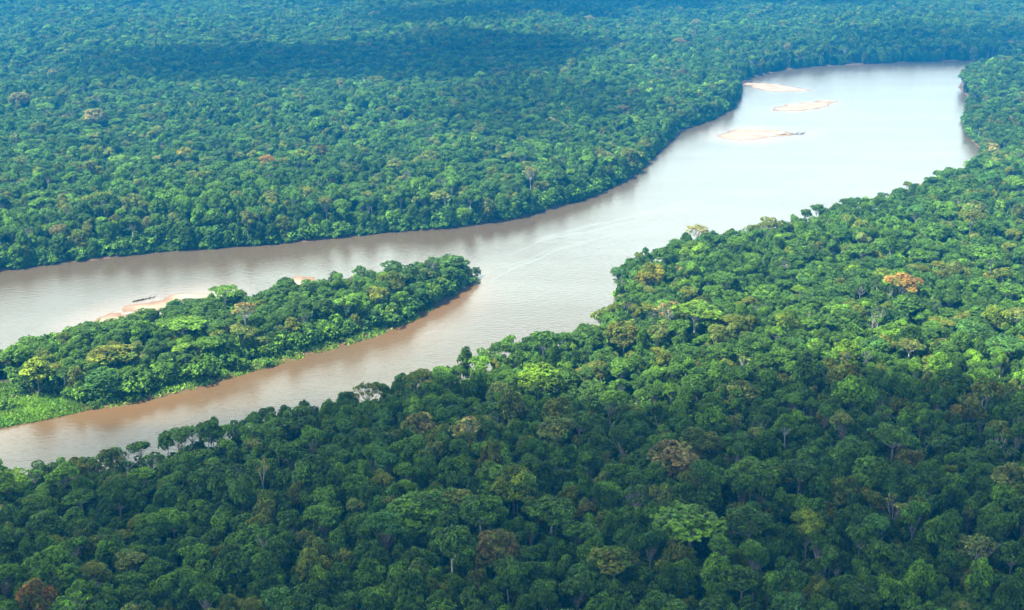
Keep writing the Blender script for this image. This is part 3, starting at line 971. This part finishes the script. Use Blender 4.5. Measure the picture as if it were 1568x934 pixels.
# ------------------------------------------------------------------ labels
SHAPE_WORD = {'umbrella': 'flat-topped', 'dome': 'domed', 'lumpy': 'lumpy', 'irregular': 'ragged', 'slender': 'slender', 'airy': 'airy', 'bushy': 'bushy', 'bare': 'sparse'}
NTH = ['', 'second ', 'third ', 'fourth ', 'fifth ', 'sixth ', 'seventh ', 'eighth ', 'ninth ', 'tenth ']


def side(dx, dy):
    a = math.degrees(math.atan2(-dy * 1.7, dx)) % 360
    return ['right of', 'behind and right of', 'behind', 'behind and left of', 'left of', 'in front and left of', 'in front of', 'in front and right of'][int((a + 22.5) // 45) % 8]


zone = lambda i: 'isl' if ISD[i] > 0 else 'far' if FARD[i] > 0 else 'near'
bucket = {}
for i in NAMED:
    if T[i][6]: continue
    c = [j for j in lm_ids if zone(j) == zone(i)]
    j = min(c, key=lambda j: (VX[j] - VX[i]) ** 2 + ((VY[j] - VY[i]) * 1.7) ** 2)
    bucket.setdefault((j, side(VX[i] - VX[j], VY[i] - VY[j])), []).append(i)
LABEL = {i: T[i][6][0] for i in lm_ids}
for (j, sd_), mem in bucket.items():
    mem.sort(key=lambda i: (VX[j] - VX[i]) ** 2 + ((VY[j] - VY[i]) * 1.7) ** 2)
    for k, i in enumerate(mem):
        size = 'big' if T[i][2] > 6.8 else 'small' if T[i][2] < 4.6 else ''
        what = ('%s %s %s tree' % (size, T[i][5], SHAPE_WORD[shp[i]])).strip()
        LABEL[i] = '%s, %s %s the %s' % (what, NTH[min(k, 9)].strip() if k else 'first', sd_.replace('in front', 'before') if False else sd_, T[j][6][1])

# ------------------------------------------------------------------ the named trees
GROUP = {'isl': 'trees on the river island', 'far': 'trees of the far bank forest', 'near': 'trees of the near bank forest'}
for i in NAMED:
    x, y, r, h, k, tint, lm = T[i]
    P = PROTO[k]
    e = bpy.data.objects.new('rainforest_tree', None)
    COL.objects.link(e)
    e.empty_display_size = 2
    e.location = (x, y, float(TZ[i]))
    e.rotation_euler = (rnd.gauss(0, .03), rnd.gauss(0, .03), rnd.uniform(0, 6.283))
    ax_ = rnd.uniform(.86, 1.16)
    e.scale = (r / P['R'] * ax_, r / P['R'] / ax_, h / P['H'])
    e['label'] = LABEL[i]; e['category'] = 'tree'; e['group'] = GROUP[zone(i)]
    c = link('crown', P['crown'], e)
    f = rnd.uniform(0.85, 1.18)
    c['tint'] = [float(v * f) for v in TINTS[tint]] + [1.0]
    link('trunk', P['trunk'], e)


# ------------------------------------------------------------------ the rest of the forest
def forest_nodes():
    ng = bpy.data.node_groups.new('forest', 'GeometryNodeTree')
    ng.interface.new_socket('Geometry', in_out='INPUT', socket_type='NodeSocketGeometry')
    ng.interface.new_socket('Geometry', in_out='OUTPUT', socket_type='NodeSocketGeometry')
    n, l = ng.nodes, ng.links
    gi, go = n.new('NodeGroupInput'), n.new('NodeGroupOutput')
    ci = n.new('GeometryNodeCollectionInfo')
    ci.inputs['Collection'].default_value = proto_col
    ci.inputs['Separate Children'].default_value = True
    ci.inputs['Reset Children'].default_value = True
    iop = n.new('GeometryNodeInstanceOnPoints')
    iop.inputs['Pick Instance'].default_value = True

    def na(name, typ):
        a = n.new('GeometryNodeInputNamedAttribute'); a.data_type = typ; a.inputs['Name'].default_value = name
        return a.outputs['Attribute']
    e2r = n.new('FunctionNodeEulerToRotation')
    l.new(na('turn', 'FLOAT_VECTOR'), e2r.inputs[0])
    l.new(gi.outputs[0], iop.inputs['Points'])
    l.new(ci.outputs[0], iop.inputs['Instance'])
    l.new(na('sort', 'INT'), iop.inputs['Instance Index'])
    l.new(e2r.outputs[0], iop.inputs['Rotation'])
    l.new(na('size', 'FLOAT_VECTOR'), iop.inputs['Scale'])
    l.new(iop.outputs[0], go.inputs[0])
    return ng


NG = forest_nodes()


def forest(name, rows, **props):
    me = bpy.data.meshes.new(name)
    A = np.array([r[0] for r in rows], np.float32)
    me.vertices.add(len(A)); me.vertices.foreach_set('co', A.ravel())
    for an, typ, key, k in (('turn', 'FLOAT_VECTOR', 'vector', 1), ('size', 'FLOAT_VECTOR', 'vector', 2), ('tint', 'FLOAT_COLOR', 'color', 4)):
        a = me.attributes.new(an, typ, 'POINT')
        a.data.foreach_set(key, np.array([r[k] for r in rows], np.float32).ravel())
    a = me.attributes.new('sort', 'INT', 'POINT')
    a.data.foreach_set('value', np.array([r[3] for r in rows], np.int32))
    o = link(name, me, kind='stuff', **props)
    md = o.modifiers.new('forest', 'NODES')
    md.node_group = NG
    return o


rows = {'near': [], 'isl': [], 'far': []}
for i, t in enumerate(T):
    if i in NAMED_SET: continue
    x, y, r, h, k, tint, lm = t
    P = PROTO[k]; f = rnd.uniform(0.8, 1.2) * (0.72 + 0.56 * big[i])
    ax_ = rnd.uniform(.82, 1.2)
    rows[zone(i)].append(((x, y, TZ[i]), (rnd.gauss(0, .04), rnd.gauss(0, .04), rnd.uniform(0, 6.283)), (r / P['R'] * ax_, r / P['R'] / ax_, h / P['H']), k,
                          tuple(v * f for v in TINTS[tint]) + (1.0,)))
# undergrowth: shrubs between the trunks and thick along the banks
n = 120000
yy = np.sqrt(nrng.random(n) * (1500 ** 2 - Y0 ** 2) + Y0 ** 2)
xx = (nrng.random(n) * 2 - 1) * (0.5 * yy + 60)
ok = in_view(xx, yy, 200); xx, yy = xx[ok], yy[ok]
s_ = land_sdf(xx, yy)
ok = (s_ > 0.3) & (grass_sdf(xx, yy) < np.where(nrng.random(len(xx)) < 0.06, 50, -1.5)) & (((s_ < 14) & (nrng.random(len(xx)) < 0.95)) | (nrng.random(len(xx)) < 0.35))
xx, yy, s_ = xx[ok], yy[ok], s_[ok]
uz = ground_z(xx, yy); ui = poly_sdf(xx, yy, ISL); uf = poly_sdf(xx, yy, FAR_POLY)
for x, y, z, s, a, b in zip(xx, yy, uz, s_, ui, uf):
    kz = 'isl' if a > 0 else 'far' if b > 0 else 'near'
    sc = rnd.uniform(0.5, 1.0) if s < 5 else rnd.uniform(0.8, 1.9)
    tn = rnd.choices(['dark green', 'mid green', 'leaf green', 'bright green', 'bluish green'], [20, 30, 28, 12, 10])[0]
    f = rnd.uniform(0.8, 1.2)
    rows[kz].append(((x, y, z - 0.1), (rnd.gauss(0, .08), rnd.gauss(0, .08), rnd.uniform(0, 6.283)), (sc, sc, sc * rnd.uniform(.8, 1.3)), rnd.choice(KIND['shrub']),
                     tuple(v * f for v in TINTS[tn]) + (1.0,)))
forest('forest', rows['far'], label='unbroken rainforest canopy fading to blue beyond the river', group='rainforest around the river')
forest('forest', rows['near'], label='rainforest canopy of the near bank between the single trees', group='rainforest around the river')
forest('forest', rows['isl'], label='dense trees and undergrowth covering the river island', group='rainforest around the river')

# ------------------------------------------------------------------ grass on the island's shore and marsh
def grass(polys, n, label, hgt):
    rng = np.random.default_rng(5)
    V = []; C = []
    for poly, cnt_ in zip(polys, n):
        p = np.array(poly); lo, hi = p.min(0), p.max(0)
        q = lo + (hi - lo) * rng.random((cnt_ * 3, 2))
        q = q[poly_sdf(q[:, 0], q[:, 1], poly) > 0][:cnt_]
        q = q[(vnoise(q[:, 0], q[:, 1], 9, 95) > 0.22) | (rng.random(len(q)) < 0.15)]
        z = np.maximum(ground_z(q[:, 0], q[:, 1]), -0.1)
        a = rng.random(len(q)) * 6.283; h = hgt * (0.5 + rng.random(len(q))); w = 0.35 + 0.4 * rng.random(len(q))
        b = np.stack([q[:, 0], q[:, 1], z], -1)
        t = np.stack([np.cos(a), np.sin(a), 0 * a], -1) * w[:, None]
        up = np.stack([rng.normal(0, .55, len(q)), rng.normal(0, .55, len(q)), np.ones(len(q))], -1) * h[:, None]
        V.append(np.stack([b - t, b + t, b + up + t * .3, b + up - t * .3], 1).reshape(-1, 3))
        hue = 0.6 * vnoise(q[:, 0], q[:, 1], 18, 91) + 0.55 * vnoise(q[:, 0], q[:, 1], 6, 92) - 0.1
        col = np.stack([0.8 + .5 * hue, 0.95 + .2 * hue, 0.9 - .3 * hue], -1) * rng.normal(1, .24, (len(q), 1)) * (0.62 + 0.6 * vnoise(q[:, 0], q[:, 1], 11, 93))[:, None]
        C.append(col)
    V = np.concatenate(V); C = np.concatenate(C)
    me = make_mesh('grass', V, np.arange(len(V)).reshape(-1, 4), [M_LEAF])
    set_leafcol(me, C)
    o = link('grass', me, kind='stuff', label=label)
    o['tint'] = [0.150, 0.290, 0.045, 1.0]
    return o


grass(GRASS_POLYS,
      [16000, 16000], 'bright green grass fringing the shore and marsh of the island', 1.1)

# ------------------------------------------------------------------ driftwood
def driftwood(px0, px1, label, seed):
    rng = random.Random(seed)
    a, b = Vector((*unproj(*px0), 0.10)), Vector((*unproj(*px1), 0.15))
    mb = Mb()
    L = (b - a).length
    side_ = (b - a).cross(Vector((0, 0, 1))).normalized()
    pts = [a.lerp(b, t) + side_ * math.sin(t * 5) * L * .03 + Vector((0, 0, .25 * math.sin(t * 4))) for t in (0, .2, .4, .6, .8, 1)]
    mb.add(tube(pts, [.48, .45, .4, .34, .26, .12], 8))
    for _ in range(12):
        p = a.lerp(b, rng.uniform(.1, .95))
        d = ((b - a).normalized() * rng.uniform(.3, 1) + side_ * rng.uniform(-.8, .8) + Vector((0, 0, rng.uniform(.15, .6)))) * L * rng.uniform(.10, .2)
        mb.add(tube([p, p + d * .5, p + d], [.3, .2, .07], 5))
    me = make_mesh('driftwood_trunk', mb.V, mb.F, [M_DRIFT], smooth=True)
    link('driftwood_trunk', me, label=label, category='driftwood', group='driftwood on the sand')


driftwood((203, 462), (237, 455), 'dark branchy driftwood lying in the shallows beside the island shoal', 1)
driftwood((1182, 207), (1232, 205), 'dark driftwood trunk trailing off the nearest river sandbar', 2)
